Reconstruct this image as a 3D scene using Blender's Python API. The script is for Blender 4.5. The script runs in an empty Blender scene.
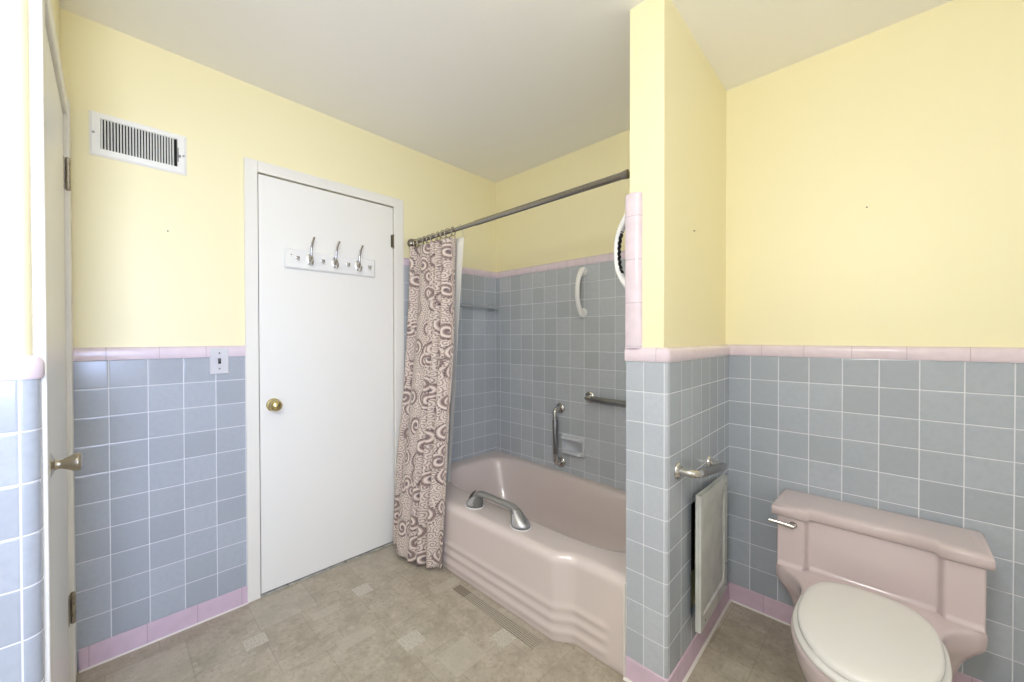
import bpy, bmesh, math, random
from mathutils import Vector, Matrix
random.seed(7)
C = bpy.context.scene.collection
PI = math.pi
# ------------------------------------------------------------------ helpers
def s2l(c):
    return tuple(((v/255)/12.92 if v/255 <= .04045 else (((v/255)+.055)/1.055)**2.4) for v in c)

class MB:
    """collects shapes; build() links them as ONE mesh object"""
    def __init__(s): s.bm = bmesh.new(); s.mi = 0
    def face(s, vs):
        try:
            f = s.bm.faces.new(vs); f.material_index = s.mi; return f
        except ValueError: return None
    def box(s, lo, hi):
        v = [s.bm.verts.new((x, y, z)) for x in (lo[0], hi[0]) for y in (lo[1], hi[1]) for z in (lo[2], hi[2])]
        for q in ((0,1,3,2),(4,6,7,5),(0,4,5,1),(2,3,7,6),(0,2,6,4),(1,5,7,3)): s.face([v[i] for i in q])
        return s
    def prism(s, pts, lo, hi, axis='z'):
        def P(p, h):
            return {'z': (p[0], p[1], h), 'y': (p[0], h, p[1]), 'x': (h, p[0], p[1])}[axis]
        a = [s.bm.verts.new(P(p, lo)) for p in pts]; b = [s.bm.verts.new(P(p, hi)) for p in pts]
        n = len(pts)
        s.face(a[::-1]); s.face(b)
        for i in range(n): s.face([a[i], a[(i+1) % n], b[(i+1) % n], b[i]])
        return s
    def loft(s, loops, cap0=True, cap1=True, closed=True):
        L = [[s.bm.verts.new(p) for p in lp] for lp in loops]
        n = len(L[0])
        for a, b in zip(L, L[1:]):
            for i in range(n if closed else n-1):
                s.face([a[i], a[(i+1) % n], b[(i+1) % n], b[i]])
        if cap0: s.face(L[0][::-1])
        if cap1: s.face(L[-1])
        return L
    def tube(s, path, r, seg=12, sx=1.0, sy=1.0, up=None, caps=True):
        path = [Vector(p) for p in path]; n = len(path)
        rs = r if isinstance(r, (list, tuple)) else [r]*n
        T = []
        for i in range(n):
            t = path[min(i+1, n-1)] - path[max(i-1, 0)]; T.append(t.normalized())
        ref = Vector(up) if up else (Vector((0,0,1)) if abs(T[0].z) < .9 else Vector((1,0,0)))
        N = (ref - T[0]*ref.dot(T[0])).normalized(); loops = []
        for i in range(n):
            N = (N - T[i]*N.dot(T[i])).normalized(); Bn = T[i].cross(N)
            q = rs[i]; ra, rb = (q if isinstance(q, tuple) else (q*sx, q*sy))
            loops.append([path[i] + N*math.cos(2*PI*k/seg)*ra + Bn*math.sin(2*PI*k/seg)*rb for k in range(seg)])
        s.loft(loops, caps, caps); return s
    def lathe(s, prof, origin, axis, seg=24):
        """prof: list of (distance along axis, radius)"""
        o = Vector(origin); a = Vector(axis).normalized()
        e = Vector((0,0,1)) if abs(a.z) < .9 else Vector((1,0,0))
        u = (e - a*e.dot(a)).normalized(); v = a.cross(u)
        s.loft([[o + a*h + (u*math.cos(2*PI*k/seg) + v*math.sin(2*PI*k/seg))*max(r, 1e-4) for k in range(seg)] for h, r in prof])
        return s
    def grid(s, pts, uv=None):
        V = [[s.bm.verts.new(p) for p in row] for row in pts]
        lay = s.bm.loops.layers.uv.verify() if uv else None
        for j in range(len(V)-1):
            for i in range(len(V[0])-1):
                f = s.face([V[j][i], V[j][i+1], V[j+1][i+1], V[j+1][i]])
                if uv and f:
                    for lp, (jj, ii) in zip(f.loops, ((j,i),(j,i+1),(j+1,i+1),(j+1,i))): lp[lay].uv = uv[jj][ii]
        return s
    def build(s, name, mats, parent=None, bevel=0, seg=3, smooth=True, ang=38, sub=0, solid=0, recalc=True):
        if recalc: bmesh.ops.recalc_face_normals(s.bm, faces=s.bm.faces[:])
        if smooth:
            for f in s.bm.faces: f.smooth = True
            if not bevel:
                for e in s.bm.edges:
                    if len(e.link_faces) == 2 and e.calc_face_angle() > math.radians(ang): e.smooth = False
        me = bpy.data.meshes.new(name); s.bm.to_mesh(me); s.bm.free()
        for m in (mats if isinstance(mats, (list, tuple)) else [mats]): me.materials.append(m)
        o = bpy.data.objects.new(name, me); C.objects.link(o)
        if parent is not None: attach(o, parent)
        if solid:
            m = o.modifiers.new('thickness', 'SOLIDIFY'); m.thickness = solid; m.offset = 0
        if sub:
            m = o.modifiers.new('subdivision', 'SUBSURF'); m.levels = sub; m.render_levels = sub
        if bevel:
            m = o.modifiers.new('bevel', 'BEVEL'); m.width = bevel; m.segments = seg
            m.limit_method = 'ANGLE'; m.angle_limit = math.radians(30); m.harden_normals = True
        return o
def world_loc(o):
    v = Vector((0,0,0))
    while o is not None:
        v = v + o.location; o = o.parent if o.parent else None
    return v
def attach(o, parent):
    o.parent = parent
    root = parent
    while root.parent is not None: root = root.parent
    # parts are modelled in world coordinates; cancel the root's offset once
    if root is parent: o.matrix_parent_inverse = Matrix.Translation(-root.location)
def tag(o, label, cat, group=None):
    o['label'] = label; o['category'] = cat
    if group: o['group'] = group
    return o
def thing(name, label, cat, loc, group=None):
    o = bpy.data.objects.new(name, None); C.objects.link(o); o.location = loc
    o.empty_display_size = .05
    return tag(o, label, cat, group)
def struct(o):
    o['kind'] = 'structure'; return o
def sm(a, b, x):
    t = min(1, max(0, (x-a)/(b-a))); return t*t*(3-2*t)
def skew(m):
    for v in m.bm.verts:
        if v.co.x > 1.585: v.co.x -= .020*max(0, v.co.y-1.55)/.70
    return m
def lerp(a, b, t): return a + (b-a)*t
def arc(cx, cy, r, a0, a1, n=8):
    return [(cx + r*math.cos(math.radians(lerp(a0, a1, k/n))), cy + r*math.sin(math.radians(lerp(a0, a1, k/n)))) for k in range(n+1)]

# ------------------------------------------------------------------ materials
class NT:
    def __init__(s, name):
        s.m = bpy.data.materials.new(name); s.m.use_nodes = True; s.t = s.m.node_tree; s.t.nodes.clear()
        s.out = s.n('ShaderNodeOutputMaterial'); s.b = s.n('ShaderNodeBsdfPrincipled'); s.l(s.b.outputs[0], s.out.inputs[0])
    def n(s, k, **kw):
        o = s.t.nodes.new(k)
        for a, v in kw.items(): setattr(o, a, v)
        return o
    def l(s, a, b): s.t.links.new(a, b)
    def put(s, v, sock):
        if hasattr(v, 'is_output') or hasattr(v, 'links'): s.l(v, sock)
        else: sock.default_value = v
    def math(s, op, a, b=None, c=None, clamp=False):
        o = s.n('ShaderNodeMath', operation=op, use_clamp=clamp); s.put(a, o.inputs[0])
        if b is not None: s.put(b, o.inputs[1])
        if c is not None: s.put(c, o.inputs[2])
        return o.outputs[0]
    def step(s, x, a, b, lo=0.0, hi=1.0):
        o = s.n('ShaderNodeMapRange', interpolation_type='SMOOTHSTEP'); s.put(x, o.inputs[0])
        o.inputs[1].default_value = a; o.inputs[2].default_value = b; o.inputs[3].default_value = lo; o.inputs[4].default_value = hi
        return o.outputs[0]
    def mix(s, f, a, b, mode='MIX'):
        o = s.n('ShaderNodeMix', data_type='RGBA', blend_type=mode)
        s.put(f, o.inputs[0]); s.put(a, o.inputs[6]); s.put(b, o.inputs[7]); return o.outputs[2]
    def obj(s):
        tc = s.n('ShaderNodeTexCoord'); x = s.n('ShaderNodeSeparateXYZ'); s.l(tc.outputs['Object'], x.inputs[0])
        return tc.outputs['Object'], x.outputs
    def noise(s, vec, scale, detail=3, rough=.5):
        o = s.n('ShaderNodeTexNoise'); o.inputs['Scale'].default_value = scale; o.inputs['Detail'].default_value = detail
        o.inputs['Roughness'].default_value = rough
        if vec is not None: s.l(vec, o.inputs['Vector'])
        return o.outputs
    def bump(s, h, strength=.3, dist=.001):
        o = s.n('ShaderNodeBump'); o.inputs['Strength'].default_value = strength; o.inputs['Distance'].default_value = dist
        s.put(h, o.inputs['Height']); s.l(o.outputs[0], s.b.inputs['Normal'])
    def set(s, **kw):
        for k, v in kw.items(): s.put(v, s.b.inputs[k.replace('_', ' ')])
        return s
def rgba(c): return (*s2l(c), 1)
def plain(name, c, rough=.5, metal=0, spec=.5, nscale=0, nstr=.1, coat=0, var=.0):
    t = NT(name); t.set(Roughness=rough, Metallic=metal); t.b.inputs['Specular IOR Level'].default_value = spec
    if coat: t.b.inputs['Coat Weight'].default_value = coat; t.b.inputs['Coat Roughness'].default_value = .06
    v, _ = t.obj()
    n = t.noise(v, nscale or 20, 4)
    if var:
        col = t.mix(t.step(n[0], .3, .7), rgba(tuple(k*(1-var) for k in c)), rgba(tuple(min(255, k*(1+var*.5)) for k in c)))
        t.put(col, t.b.inputs['Base Color'])
    else: t.set(Base_Color=rgba(c))
    if nscale: t.bump(n[0], nstr, .001)
    return t.m
def tile_mat(name, ua, va, u0, v0, pu, pv, col=(172, 179, 188), grout=(220, 222, 227), gw=.0014, rough=.16):
    t = NT(name); v, x = t.obj(); ids = []; ds = []
    for ax, o, p in ((ua, u0, pu), (va, v0, pv)):
        q = t.math('DIVIDE', t.math('SUBTRACT', x['XYZ'.index(ax)], o), p)
        fl = t.math('FLOOR', q); fr = t.math('SUBTRACT', q, fl); ids.append(fl)
        ds.append(t.math('MULTIPLY', t.math('MINIMUM', fr, t.math('SUBTRACT', 1.0, fr)), p))
    d = t.math('MINIMUM', ds[0], ds[1])
    cv = t.n('ShaderNodeCombineXYZ'); t.l(ids[0], cv.inputs[0]); t.l(ids[1], cv.inputs[1])
    wn = t.n('ShaderNodeTexWhiteNoise', noise_dimensions='3D'); t.l(cv.outputs[0], wn.inputs[0])
    tone = t.mix(wn.outputs[0], rgba(tuple(k*.965 for k in col)), rgba(tuple(k*1.035 for k in col)))
    mo = t.noise(v, 60, 4)
    tone = t.mix(t.step(mo[0], .35, .75, 0, .35), tone, rgba(tuple(k*.93 for k in col)))
    g = t.step(d, gw*.7, gw*1.5)
    t.put(t.mix(g, rgba(grout), tone), t.b.inputs['Base Color'])
    t.put(t.step(d, gw*.7, gw*1.5, .7, rough), t.b.inputs['Roughness'])
    h = t.step(d, gw*.6, .0055)
    # each tile sits at its own tiny tilt
    wob = t.noise(v, 9, 1)
    t.bump(t.math('ADD', h, t.math('MULTIPLY', wob[0], .5)), .5, .0012)
    return t.m
def trim_mat(name, col, ax, off, p=.1545, rough=.2):
    t = NT(name); v, x = t.obj()
    q = t.math('DIVIDE', t.math('SUBTRACT', x['XYZ'.index(ax)], off), p); fr = t.math('FRACT', q)
    d = t.math('MULTIPLY', t.math('MINIMUM', fr, t.math('SUBTRACT', 1.0, fr)), p)
    n = t.noise(v, 25, 3)
    c = t.mix(t.step(n[0], .3, .7), rgba(tuple(k*.97 for k in col)), rgba(col))
    g = t.step(d, .0008, .0018)
    t.put(t.mix(g, rgba(tuple(k*.86 for k in col)), c), t.b.inputs['Base Color'])
    t.set(Roughness=rough); t.bump(g, .4, .001)
    return t.m
PAINT = (243, 235, 194)
M = {}
M['yellow'] = plain('yellow_wall_paint', PAINT, .42, nscale=90, nstr=.05)
M['ceiling'] = plain('ceiling_paint', (248, 247, 244), .7, nscale=90, nstr=.05)
M['offwhite'] = plain('unseen_wall_bounce_white', (240, 240, 238), .5, nscale=90, nstr=.05)  # invented colour for unseen walls, keeps bounced light from turning yellow
M['white'] = plain('white_enamel_paint', (236, 234, 226), .32, nscale=40, nstr=.04)
M['doorwhite'] = plain('white_door_paint', (240, 239, 233), .34, nscale=30, nstr=.04)
M['hwhite'] = plain('white_metal_enamel', (238, 238, 234), .35)
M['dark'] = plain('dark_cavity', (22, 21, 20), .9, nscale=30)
M['chrome'] = plain('polished_chrome', (205, 203, 200), .14, 1)
M['satin'] = plain('satin_steel', (150, 150, 150), .38, 1, nscale=300, nstr=.15)
M['nickel'] = plain('brushed_nickel', (176, 168, 152), .3, 1, nscale=200, nstr=.1)
M['rodmetal'] = plain('dull_rod_steel', (150, 145, 138), .24, 1, nscale=200, nstr=.05)
M['brass'] = plain('worn_brass', (205, 190, 140), .2, 1)
M['brassrose'] = plain('tarnished_hinge_metal', (120, 112, 98), .35, 1)
M['plastic'] = plain('white_plastic', (240, 240, 238), .3)
M['rubber'] = plain('black_rubber', (28, 28, 30), .7)
M['graymat'] = plain('dark_grey_plastic', (108, 108, 104), .45)
M['graylite'] = plain('silver_plastic', (196, 194, 194), .25, .5)
M['grip'] = plain('grey_grip_plastic', (142, 140, 136), .35, .2)
M['tubpink'] = plain('pink_beige_enamel', (216, 203, 198), .16, coat=.4)
M['toiletpink'] = plain('pink_vitreous_china', (208, 193, 194), .12, coat=.5)
M['seat'] = plain('off_white_seat_enamel', (227, 225, 222), .25, nscale=15, nstr=.02)
M['liner'] = plain('white_vinyl_liner', (225, 222, 212), .5, nscale=30, nstr=.1)
M['panel'] = plain('scuffed_pale_grey_paint', (198, 199, 196), .45, nscale=14, var=.05)
M['caulk'] = plain('white_caulk', (225, 220, 215), .6)
M['ceramic'] = plain('grey_glazed_ceramic', (166, 170, 175), .14)
M['soap'] = plain('pale_grey_ceramic', (200, 203, 209), .14)
P = .1085; ZC = 1.165
M['tileA'] = tile_mat('blue_grey_tile_left_wall', 'Y', 'Z', .176, ZC, .1125, P)
M['tileAt'] = tile_mat('lit_grey_tile_tub_end', 'Y', 'Z', 2.129, 1.163, .1105, .107, (180, 186, 190))  # same wall tile, lightened to make up for weak light here
M['tileB'] = tile_mat('lit_grey_tile_tub_back', 'X', 'Z', .047, 1.163, .107, .107, (182, 187, 192))  # lightened copy of the same tile, stands in for missing light
M['tileT'] = tile_mat('grey_tile_toilet_wall', 'X', 'Z', 1.7045, ZC, P, P)
M['tileE'] = tile_mat('lit_tile_partition_end', 'X', 'Z', 1.4752, ZC, .0735, P, (184, 190, 198))  # same tile again, lightened for the light falling on the end face
M['tileS'] = tile_mat('grey_tile_partition_side', 'Y', 'Z', 1.5165, ZC, P, P)
M['tileF'] = tile_mat('blue_grey_tile_entry_corner', 'Y', 'Z', .0455-P*20, ZC, P, P)
PK = (226, 211, 220)
PB = (210, 187, 203)
M['capY'] = trim_mat('pink_trim_along_y', PK, 'Y', .015); M['capX'] = trim_mat('pink_trim_along_x', PK, 'X', .05)
M['capZ'] = trim_mat('pink_trim_upright', PK, 'Z', 1.2153-.155*5, .1555)
M['baseY'] = trim_mat('pink_base_along_y', PB, 'Y', .17-.1085*2, .1085*1.5); M['baseX'] = trim_mat('pink_base_along_x', PB, 'X', .06)

# ------------------------------------------------------------------ camera
cam = bpy.data.cameras.new('camera'); co = bpy.data.objects.new('camera', cam); C.objects.link(co)
F, YAW, PITCH, ROLL = 396.437, .7751, -.0089, -.0018
cam.sensor_width = 36; cam.lens = F/1024*36; cam.clip_start = .01
f = Vector((-math.sin(YAW)*math.cos(PITCH), math.cos(YAW)*math.cos(PITCH), math.sin(PITCH)))
r = Vector((math.cos(YAW), math.sin(YAW), 0)); u = r.cross(f)
r2 = r*math.cos(ROLL) + u*math.sin(ROLL); u2 = u*math.cos(ROLL) - r*math.sin(ROLL)
co.matrix_world = Matrix(((r2.x, u2.x, -f.x, 2.1959), (r2.y, u2.y, -f.y, .1735), (r2.z, u2.z, -f.z, 1.25), (0,0,0,1)))
bpy.context.scene.camera = co

# ------------------------------------------------------------------ room shell
H = 2.52; YB = 2.2423; XR = 3.05; YF = -1.35
CB, CT = 1.165, 1.214           # wainscot top / cap top
SB, ST = 1.698, 1.746           # tub surround top / cap top
HB = .083                       # pink base height
XP0, XP1, YP = 1.4807, 1.634, 1.4992
DY0, DY1, DZ = .676, 1.396, 2.043

# floor: sheet vinyl printed with a random block pattern, one face per printed block
def floor_mat():
    t = NT('beige_patterned_vinyl'); v, x = t.obj()
    a1 = t.n('ShaderNodeAttribute', attribute_name='tone'); 
    u1 = t.n('ShaderNodeUVMap', uv_map='near'); u2_ = t.n('ShaderNodeUVMap', uv_map='far')
    s1 = t.n('ShaderNodeSeparateXYZ'); s2 = t.n('ShaderNodeSeparateXYZ'); t.l(u1.outputs[0], s1.inputs[0]); t.l(u2_.outputs[0], s2.inputs[0])
    d = t.math('MINIMUM', t.math('MINIMUM', s1.outputs[0], s1.outputs[1]), t.math('MINIMUM', s2.outputs[0], s2.outputs[1]))
    tone = t.math('ADD', t.n('ShaderNodeMath').outputs[0], 0) if False else a1.outputs['Fac']
    n1 = t.noise(v, 9, 6, .62); n2 = t.noise(v, 55, 5, .7); n3 = t.noise(v, 170, 2)
    base = t.mix(t.step(n1[0], .3, .7), rgba((162, 152, 134)), rgba((186, 177, 160)))
    base = t.mix(t.step(n2[0], .48, .74, 0, .6), base, rgba((134, 122, 104)))
    n4 = t.noise(v, 24, 6, .7); base = t.mix(t.step(n4[0], .5, .72, 0, .55), base, rgba((202, 195, 180)))
    pale = t.mix(t.step(n3[0], .4, .66), rgba((206, 202, 190)), rgba((172, 165, 148)))
    darker = t.mix(.30, base, rgba((128, 116, 98)))
    col = t.mix(t.step(tone, .30, .12, 0, .35), base, darker)
    col = t.mix(t.step(tone, .62, .8, 0, .40), col, rgba((196, 190, 175)))
    col = t.mix(t.step(tone, .93, .96, 0, .8), col, pale)
    line = t.step(d, .0004, .0022, .34, 0)
    t.put(t.mix(line, col, rgba((112, 102, 86))), t.b.inputs['Base Color'])
    t.put(t.step(n1[0], .3, .7, .38, .5), t.b.inputs['Roughness'])
    t.bump(t.math('ADD', t.step(d, .0004, .003), t.math('MULTIPLY', n2[0], .4)), .25, .0006)
    return t.m
fb = bmesh.new()
la = fb.loops.layers.uv.new('near'); lb = fb.loops.layers.uv.new('far'); lt = fb.faces.layers.float.new('tone')
special = [(.254,.338,1.010,1.090),(.267,.342,.550,.632),(.717,.802,.998,1.090),(.980,1.063,1.276,1.358),(.531,.596,1.281,1.435),(.545,.616,.815,.967),
           (.90,1.04,1.06,1.215),(.30,.36,.80,.93),(1.40,1.48,1.02,1.10),(.02,.09,1.28,1.36),(1.72,1.79,1.77,1.84),(2.0,2.08,1.2,1.28)]
CELL = .0775; X0, Y0 = .254-.0775*5, YF-.02
xs = [X0+CELL*k for k in range(45)]; ys = [1.010-CELL*31+CELL*k for k in range(48)]
used = set(); shapes = [(1,1),(2,2),(2,1),(1,2),(2,3),(3,2),(3,1),(1,3),(3,3)]
def frect(x0, x1, y0, y1, z, tone):
    vs = [fb.verts.new(p) for p in ((x0,y0,z),(x1,y0,z),(x1,y1,z),(x0,y1,z))]
    fc = fb.faces.new(vs); fc[lt] = tone
    for lp, (a, b) in zip(fc.loops, ((0,0),(x1-x0,0),(x1-x0,y1-y0),(0,y1-y0))):
        lp[la].uv = (a, b); lp[lb].uv = (x1-x0-a, y1-y0-b)
for j in range(len(ys)-1):
    for i in range(len(xs)-1):
        if (i, j) in used: continue
        random.shuffle(shapes)
        for w, h in sorted(shapes, key=lambda q: -(q[0]*q[1])*random.random()):
            cells = [(i+a, j+b) for a in range(w) for b in range(h)]
            if all(c not in used and c[0] < len(xs)-1 and c[1] < len(ys)-1 for c in cells): break
        used.update(cells)
        frect(xs[i], xs[i+w], ys[j], ys[j+h], 0, random.random()*.72 if w*h > 1 else random.random()*.9)
for k, (a, b, c_, d_) in enumerate(special): frect(a, b, c_, d_, .0004, .99 if k in (0, 1, 2, 3, 8) else .80)
me = bpy.data.meshes.new('floor'); fb.to_mesh(me); fb.free(); me.materials.append(floor_mat())
floor = struct(bpy.data.objects.new('floor', me)); C.objects.link(floor)
cz = lambda y: 2.4625-.0162*y
struct(MB().prism([(YF-.15, cz(YF-.15)), (YB+.15, cz(YB+.15)), (YB+.15, 2.6), (YF-.15, 2.6)], -.2, XR+.4, 'x').build('ceiling', M['ceiling'], smooth=False))

# wall_left (vent, closed door)
m = MB(); PX = -.010
m.box((-.16, YF-.15, -.05), (-.06, YB+.15, H))
m.box((-.06, YF-.15, -.05), (PX, DY0, H)); m.box((-.06, DY1, -.05), (PX, YB+.15, H)); m.box((-.06, DY0, DZ), (PX, DY1, H))
wl = struct(m.build('wall_left', M['yellow'], smooth=False))
struct(MB().box((PX-.002, .0, 0), (0, .632, CB)).build('tile_wainscot', M['tileA'], wl, bevel=.003))
capprof = lambda s=1: [(0, CB), (.004, CB), (.006, CB+.006), (.006, CT-.016), (.004, CT-.008), (-.002, CT-.002), (-.010, CT), (-.014, CT), (-.014, CB)]
struct(MB().prism([(p[0], p[1]) for p in capprof()], .0, .632, 'y').build('tile_cap', M['capY'], wl))
struct(MB().box((PX-.002, 1.452, .30), (0, YB+.01, SB)).build('tub_surround', M['tileAt'], wl, bevel=.002))
struct(MB().prism([(p[0], p[1]-CB+SB) for p in capprof()], 1.452, YB+.01, 'y').build('surround_cap', M['capY'], wl))
bprof = [(-.01, 0), (.008, 0), (.008, .004), (.006, .012), (.005, HB-.010), (.003, HB-.003), (-.002, HB), (-.01, HB)]
m = MB().prism(bprof, .09, .63, 'y'); m.mi = 1; m.prism([(.002, 0), (.013, 0), (.010, .004), (.004, .0075), (.002, .0075)], .09, .63, 'y')
struct(m.build('baseboard_left', [M['baseY'], M['caulk']]))

# wall_back (tub back and toilet wall)
wb = struct(MB().box((-.16, YB+.010, -.05), (XR+.15, YB+.15, H)).build('wall_back', M['yellow'], smooth=False))
struct(MB().box((-.001, YB, .30), (XP0+.02, YB+.012, SB)).build('tub_surround', M['tileB'], wb, bevel=.002))
struct(MB().prism([(YB-p[0], p[1]-CB+SB) for p in capprof()], -.002, XP0+.02, 'x').build('surround_cap', M['capX'], wb))
struct(MB().box((1.585, YB, 0), (XR, YB+.012, CB)).build('tile_wainscot', M['tileT'], wb, bevel=.002))
struct(MB().prism([(YB-p[0], p[1]) for p in capprof()], 1.58, XR, 'x').build('tile_cap', M['capX'], wb))
m = MB().prism([(YB-a, b) for a, b in bprof], 1.58, XR, 'x'); m.mi = 1
m.prism([(YB-a, b) for a, b in [(.002, 0), (.013, 0), (.010, .004), (.004, .0075), (.002, .0075)]], 1.58, XR, 'x')
struct(m.build('baseboard_back', [M['baseX'], M['caulk']]))

# wall_partition between tub and toilet, with the open plumbing recess
HY0, HY1, HZ0, HZ1 = 1.728, 2.08, .172, .612
XC0, XC1, YC = XP0+.006, 1.616, YP+.011
m = MB()
m.box((XC0, YC, HZ1), (XC1, YB+.02, H)); m.box((XC0, YC, -.02), (XC1, YB+.02, HZ0))
m.box((XC0, YC, HZ0), (XC1, HY0, HZ1)); m.box((XC0, HY1, HZ0), (XC1, YB+.02, HZ1))
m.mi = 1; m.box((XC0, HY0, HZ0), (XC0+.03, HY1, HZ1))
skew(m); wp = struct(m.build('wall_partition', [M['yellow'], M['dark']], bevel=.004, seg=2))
# tile skins: end face with a rounded corner, then the side pieces round the recess
R = .013
outl = [(XP0, YP)] + arc(XP1-R, YP+R, R, -90, 0, 6) + [(XP1, HY0), (XP1-.02, HY0), (XP1-.02, YP+.014), (XP0, YP+.014)]
m = MB().prism(outl, 0, CB)
m.mi = 1; m.box((XP1-.02, HY0, 0), (XP1, HY1, HZ0)); m.box((XP1-.02, HY0, HZ1), (XP1, HY1, CB)); m.box((XP1-.02, HY1, 0), (XP1, YB, CB))
for fc in m.bm.faces:
    fc.normal_update(); c = fc.calc_center_median()
    if c.y > YP+R and abs(c.x-XP1) < .021: fc.material_index = 1
skew(m); struct(m.build('tile_wainscot', [M['tileE'], M['tileS']], wp, ang=25))
def lprof(o):   # cap following the partition's two faces, o = outward offset
    return [(XP0-.003, YP-o)] + arc(XP1-R, YP+R, R+o, -90, 0, 6) + [(XP1+o, YB)]
m = MB(); loops = []
for o, z in ((-.02, CB), (.004, CB), (.006, CB+.006), (.006, CT-.016), (.003, CT-.007), (-.004, CT-.002), (-.012, CT), (-.02, CT)):
    loops.append([(x, y, z) for x, y in lprof(o)])
m.loft(loops, False, False, closed=False)
m.prism([(XP0-.003, YP-.004), (XP0-.003, YP+.02), (XP0+.01, YP+.02), (XP0+.01, YP-.004)], CB, CT-.004)
skew(m); struct(m.build('tile_cap', M['capX'], wp))
struct(MB().box((XP0-.001, YP+.002, .30), (XC0+.002, YB, SB)).build('tub_surround', M['tileS'], wp))
struct(MB().prism([(XP0+.008-a, b-CB+SB) for a, b in capprof()], YP+.03, YB, 'y').build('surround_cap', M['capY'], wp))
# upright pink bullnose strip on the edge of the partition
sw0, sw1 = XP0-.006, 1.538
pr = [(sw0, YP+.03), (sw0, YP+.004)] + [(sw0+.004+.0, YP-.004), (sw0+.010, YP-.008), (sw0+.03, YP-.010), (sw1-.016, YP-.009), (sw1-.006, YP-.004), (sw1, YP+.004), (sw1+.001, YP+.03)]
m = MB(); cx = (sw0+sw1)/2
L = [[(x, y, z) for x, y in pr] for z in (CT-.004, 1.752)]
for k, (sc, z) in enumerate(((.985, 1.760), (.95, 1.765), (.86, 1.768))): L.append([(cx+(x-cx)*sc, YP+.03+(y-YP-.03)*sc, z) for x, y in pr])
m.loft(L)
struct(m.build('edge_strip', M['capZ'], wp, ang=50))
bo = [(.02, 0), (-.012, 0), (-.009, .006), (-.007, .012), (-.006, HB-.012), (-.004, HB-.004), (.002, HB), (.02, HB)]
m = MB(); m.loft([[(x, y, z) for x, y in lprof(-a)] for a, z in bo], False, False, closed=False)
m.mi = 1; m.loft([[(x, y, z) for x, y in lprof(o)] for o, z in ((.006, 0), (.017, 0), (.013, .005), (.007, .008))], False, False, closed=False)
skew(m); struct(m.build('baseboard_partition', [M['baseY'], M['caulk']]))

# wall_front: entry-side wall with a second door and a tiled rounded corner
PYW = .061; EX = .89
m = MB()
oc = arc(EX-.022, PYW-.022, .022, 0, 90, 8)
m.prism([(-.06, YF-.15), (EX, YF-.15)] + oc + [(.812, PYW), (.812, .03), (.083, .03), (.083, PYW), (-.06, PYW)], -.05, 2.045)
m.prism([(-.06, YF-.15), (EX, YF-.15)] + oc + [(-.06, PYW)], 2.045, H)
wf = struct(m.build('wall_entry', M['yellow'], ang=30))
EXT = EX+.010
ot = [(EX-.01, YF+.01), (EXT, YF+.01)] + arc(EXT-.027, .0725-.027, .027, 0, 90, 8) + [(.864, .0725), (.864, .05), (EX-.01, .03)]
struct(MB().prism(ot, 0, CB).build('tile_wainscot', M['tileF'], wf, ang=30))
m = MB(); L = []
for o, z in ((-.012, CB), (.003, CB), (.005, CB+.006), (.005, CT-.016), (.002, CT-.007), (-.004, CT-.002), (-.012, CT)):
    L.append([(EXT+o, YF+.01, z)] + [(x, y, z) for x, y in arc(EXT-.027, .0725-.027, .027+o, 0, 90, 8)] + [(.864, .0725+o, z)])
m.loft(L, False, False, closed=False)
struct(m.build('tile_cap', M['capY'], wf))
# rest of the shell, out of frame: wall behind the camera, right wall with an added window
WY0, WY1, WZ0, WZ1 = -.48, .24, .90, 1.80
struct(MB().box((EX-.02, YF-.15, -.05), (XR+.15, YF, H)).build('wall_front', M['offwhite'], smooth=False))  # off-white added for neutral bounce light
m = MB()
m.box((XR, YF, -.05), (XR+.35, WY0, H)); m.box((XR, WY1, -.05), (XR+.35, YB+.01, H))  # wall made deep so the reveal narrows the added window's light
m.box((XR, WY0, -.05), (XR+.35, WY1, WZ0)); m.box((XR, WY0, WZ1), (XR+.35, WY1, H))
struct(m.build('wall_right', M['offwhite'], smooth=False))
def fr(m, a0, a1, z0, z1, w, x0, x1):
    m.box((x0, a0, z0), (x1, a0+w, z1)); m.box((x0, a1-w, z0), (x1, a1, z1)); m.box((x0, a0+w, z0), (x1, a1-w, z0+w)); m.box((x0, a0+w, z1-w), (x1, a1-w, z1))
gm = NT('added_window_glass'); tr = gm.n('ShaderNodeBsdfTransparent'); gl = gm.n('ShaderNodeBsdfGlossy'); gl.inputs['Roughness'].default_value = .02
mx = gm.n('ShaderNodeMixShader'); mx.inputs[0].default_value = .06; gm.l(tr.outputs[0], mx.inputs[1]); gm.l(gl.outputs[0], mx.inputs[2]); gm.l(mx.outputs[0], gm.out.inputs[0])
m = MB(); fr(m, WY0, WY1, WZ0, WZ1, .045, XR+.26, XR+.31); m.box((XR+.27, WY0+.045, (WZ0+WZ1)/2-.018), (XR+.30, WY1-.045, (WZ0+WZ1)/2+.018))
win = struct(m.build('added_window_1', M['white'], bevel=.003))  # unseen window, invented to carry cool light onto the left wall
struct(MB().box((XR+.284, WY0+.04, WZ0+.04), (XR+.288, WY1-.04, WZ1-.04)).build('added_window_pane', gm.m, win))
m = MB(); fr(m, WY0-.07, WY1+.07, WZ0-.07, WZ1+.07, .075, XR-.018, XR+.005)
struct(m.build('trim_3', M['white'], bevel=.004))  # casing of the added window

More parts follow.
